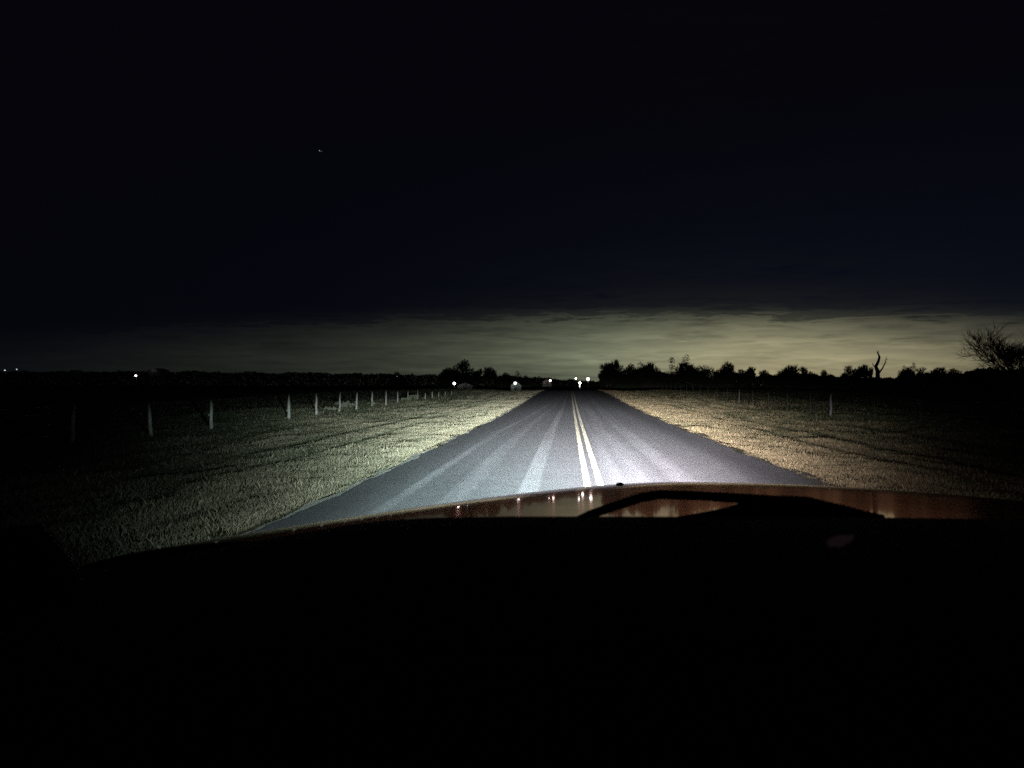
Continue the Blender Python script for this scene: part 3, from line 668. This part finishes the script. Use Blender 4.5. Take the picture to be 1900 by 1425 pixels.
def hood_z(X, Y):
    z = 1.2437 + (2 - Y) * .0692 + .0015 * (2 - Y) ** 2
    a = 1.8793 - 1.4749 * max(0, .3024 - X) ** 1.4945 - .0733 * max(0, X - .6)
    z -= .1565 * max(0, Y - a) ** 2.5                                  # nose rolls over
    z -= (.0367 if X < .35 else .0506) * (X - .35) ** 2
    z += -.0041 * max(0, -.0783 - X) ** 2 + .028 * max(0, X - .1) * (Y - 2.2)
    e_ = -.6393 - .1404 * (1.6 - Y)
    return z - 5.7 * max(0, e_ - X) ** 1.6 - 5.7 * max(0, X - 1.42) ** 1.6   # wings roll over
nx, ny = 120, 100; V, Fc = [], []
for j in range(ny + 1):
    Y = .96 + (2.75 - .96) * j / ny
    for i in range(nx + 1):
        X = -.86 + 2.46 * i / nx; V.append((X, Y, hood_z(X, Y)))
for j in range(ny):
    for i in range(nx): a = j * (nx + 1) + i; Fc.append((a, a + 1, a + nx + 2, a + nx + 1))
cpart('bonnet', V, Fc, m_paint)
# flanks, nose, bumper, lamps, wheels
for s_, X in ((-1, -.86), (1, 1.60)):
    V, Fc = [], []
    ysl = [.96 + 1.79 * k / 12 for k in range(13)]
    for Y in ysl:
        zt = hood_z(X, Y); arch = .72 if abs(Y - 1.95) > .38 else .42 + math.sqrt(max(0, .38 ** 2 - (Y - 1.95) ** 2)) * .95
        V += [(X, Y, zt), (X + s_ * .05, Y, zt - .12), (X + s_ * .05, Y, max(.3, arch if abs(Y - 1.95) < .38 else .32))]
    for k in range(12): a = 3 * k; Fc += [(a, a + 3, a + 4, a + 1), (a + 1, a + 4, a + 5, a + 2)]
    cpart('wing', V, Fc, m_paint)
V, Fc = [], []
for k in range(21):
    X = -.86 + 2.46 * k / 20; V += [(X, 2.75, hood_z(X, 2.75)), (X, 2.78, min(.9, hood_z(X, 2.75) - .05)), (X, 2.78, .70), (X, 2.86, .66), (X, 2.86, .42), (X, 2.76, .34)]
for k in range(20):
    for r_ in range(5): a = 6 * k + r_; Fc.append((a, a + 6, a + 7, a + 1))
cpart('front_bumper', V, Fc, m_paint)
m_lens = material("headlight_lens", (.7, .75, .8), .1, emit=(1, 1, 1), estr=2.0)
for X in (-.45, 1.28):
    V, Fc = box(X, 2.79, .84, .36, .03, .16); cpart('headlight', V, Fc, m_lens, smooth=False)
for X in (-.72, 1.54):
    for Y in (1.95, -.95):
        V, Fc = [], []
        n = 24
        for (xo, r_) in ((-.11, .20), (-.11, .33), (-.08, .36), (.08, .36), (.11, .33), (.11, .20)):
            for k in range(n): a = 2 * math.pi * k / n; V.append((X + xo, Y + r_ * math.cos(a), .36 + r_ * math.sin(a)))
        for q in range(5):
            for k in range(n): k2 = (k + 1) % n; Fc.append((q * n + k, q * n + k2, (q + 1) * n + k2, (q + 1) * n + k))
        Fc.append(tuple(range(n))); Fc.append(tuple(5 * n + k for k in range(n)))
        cpart('wheel', V, Fc, m_rubber)
# floor pan and doors below the sight line
V, Fc = merge([box(.41, -.2, .42, 2.2, 3.4, .1), box(-.80, -.35, .78, .10, 2.4, .7), box(1.63, -.35, .78, .10, 2.4, .7)]); cpart('cabin_tub', V, Fc, m_black, smooth=False)
# dashboard: far lip follows the base of the windscreen, then rolls down towards the seats
lip = [(-260, 1120), (-60, 1100), (60, 1078), (130, 1062), (300, 1036), (430, 1012), (505, 998), (640, 975), (720, 965), (800, 960.5), (940, 958), (1080, 958), (1250, 958.5), (1450, 960), (1640, 960), (1780, 962), (1900, 965), (2000, 970), (2200, 980)]
V, Fc = [], []; rows = 9
for (px, py) in lip:
    q = pix(px, py, .88); x = q.x * 1.0
    V.append(Vector((x, .92, q.z - .25))); V.append(Vector((x, .895, q.z - .012))); V.append(q)
    for (Y, dz_) in ((.80, .004), (.68, -.004), (.52, -.02), (.40, -.05), (.33, -.11), (.31, -.3)):
        V.append(Vector((x * (1 - .0 * (.88 - Y)), Y, min(q.z + dz_ - .0, H - .19 * Y * 1.0 - .0) if Y > .6 else q.z + dz_)))
for i in range(len(lip) - 1):
    for r_ in range(rows - 1): a = i * rows + r_; Fc.append((a, a + rows, a + rows + 1, a + 1))
cpart('dashboard', V, Fc, m_black)
# pillar foot at the left end of the dashboard
c0 = pix(52, 1010, .74)
V, Fc = tube([c0 + Vector((-.02, .05, -.18)), c0 + Vector((0, 0, -.03)), c0 + Vector((-.012, -.005, .005)), c0 + Vector((-.03, -.01, .022))], [.07, .045, .03, .008], 14); cpart('pillar_trim', V, Fc, m_black)
for X, s_ in ((-.72, 1), (1.55, -1)):
    V, Fc = tube([(X - .10 * s_, .98, 1.16), (X, .70, 1.38), (X + .09 * s_, .30, 1.64), (X + .13 * s_, .05, 1.78)], [.045, .04, .038, .04], 8); cpart('windscreen_pillar', V, Fc, m_black)
m_glass = bpy.data.materials.new("clear_windscreen_glass"); m_glass.use_nodes = True; t = NT(m_glass.node_tree); t.n.clear(); o_ = t.new('ShaderNodeOutputMaterial'); tb = t.new('ShaderNodeBsdfTransparent'); tb.inputs[0].default_value = (.95, .96, .955, 1); t.link(tb.outputs[0], o_.inputs[0])
V = [(-.80, .93, 1.26), (.42, .955, 1.30), (1.60, .93, 1.27), (-.60, .08, 1.80), (.42, .12, 1.83), (1.44, .08, 1.80)]
cpart('windscreen', V, [(0, 1, 4, 3), (1, 2, 5, 4)], m_glass, smooth=False)
V, Fc = box(.42, -.45, 1.84, 1.9, 1.15, .04); cpart('roof', V, Fc, m_paint, smooth=False)
# wiper
arm = [pix(px, py, Y) for px, py, Y in ((1062, 970, 1.02), (1095, 955, 1.02), (1150, 936, 1.02), (1190, 923, 1.02), (1225, 917.5, 1.02), (1300, 920, 1.02), (1380, 925, 1.02), (1450, 931, 1.02))]
V, Fc = tube(arm, [.0055, .006, .0065, .0065, .0062, .0062, .0065, .008], 8); wp = cpart('wiper_arm', V, Fc, m_rubber)
outl = [(1225, 975), (1258, 958), (1310, 949), (1350, 941), (1385, 928), (1410, 921.5), (1455, 919.5), (1500, 921.5), (1535, 930), (1570, 938), (1605, 948), (1640, 955), (1650, 975)]
V = [pix(a_, b_, 1.0) for a_, b_ in outl] + [pix(a_, b_, 1.03) for a_, b_ in outl]; n = len(outl)
Fc = [tuple(range(n)), tuple(range(2 * n - 1, n - 1, -1))] + [(k, k + n, (k + 1) % n + n, (k + 1) % n) for k in range(n)]
o = mesh_obj('wiper_blade', V, Fc, m_rubber); o.parent = wp; o.matrix_parent_inverse = Matrix.Translation((-0.4, -0.4, 0)) if False else Matrix.Identity(4)
# washer nozzle
q = pix(1150, 916, 1.98); zc = hood_z(q.x, 1.98)
V, Fc = lathe_ball(.011, .5); o = cpart('washer_nozzle', V, Fc, m_rubber); o.location = (q.x, 1.98, zc)
# small pinkish tag on the dashboard, no lamp; glow added so it shows
m_glow = material("glowing_dash_tag", (.02, .02, .02), .6, emit=(.95, .55, .72), estr=.006)
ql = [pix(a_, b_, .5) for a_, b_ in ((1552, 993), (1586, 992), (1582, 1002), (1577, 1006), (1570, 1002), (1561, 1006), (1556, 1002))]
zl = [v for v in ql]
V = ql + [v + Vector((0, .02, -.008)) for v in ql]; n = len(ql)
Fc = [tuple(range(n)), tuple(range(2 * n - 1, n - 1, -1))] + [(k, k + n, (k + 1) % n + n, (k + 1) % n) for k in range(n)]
cpart('dash_tag', V, Fc, m_glow, smooth=False)
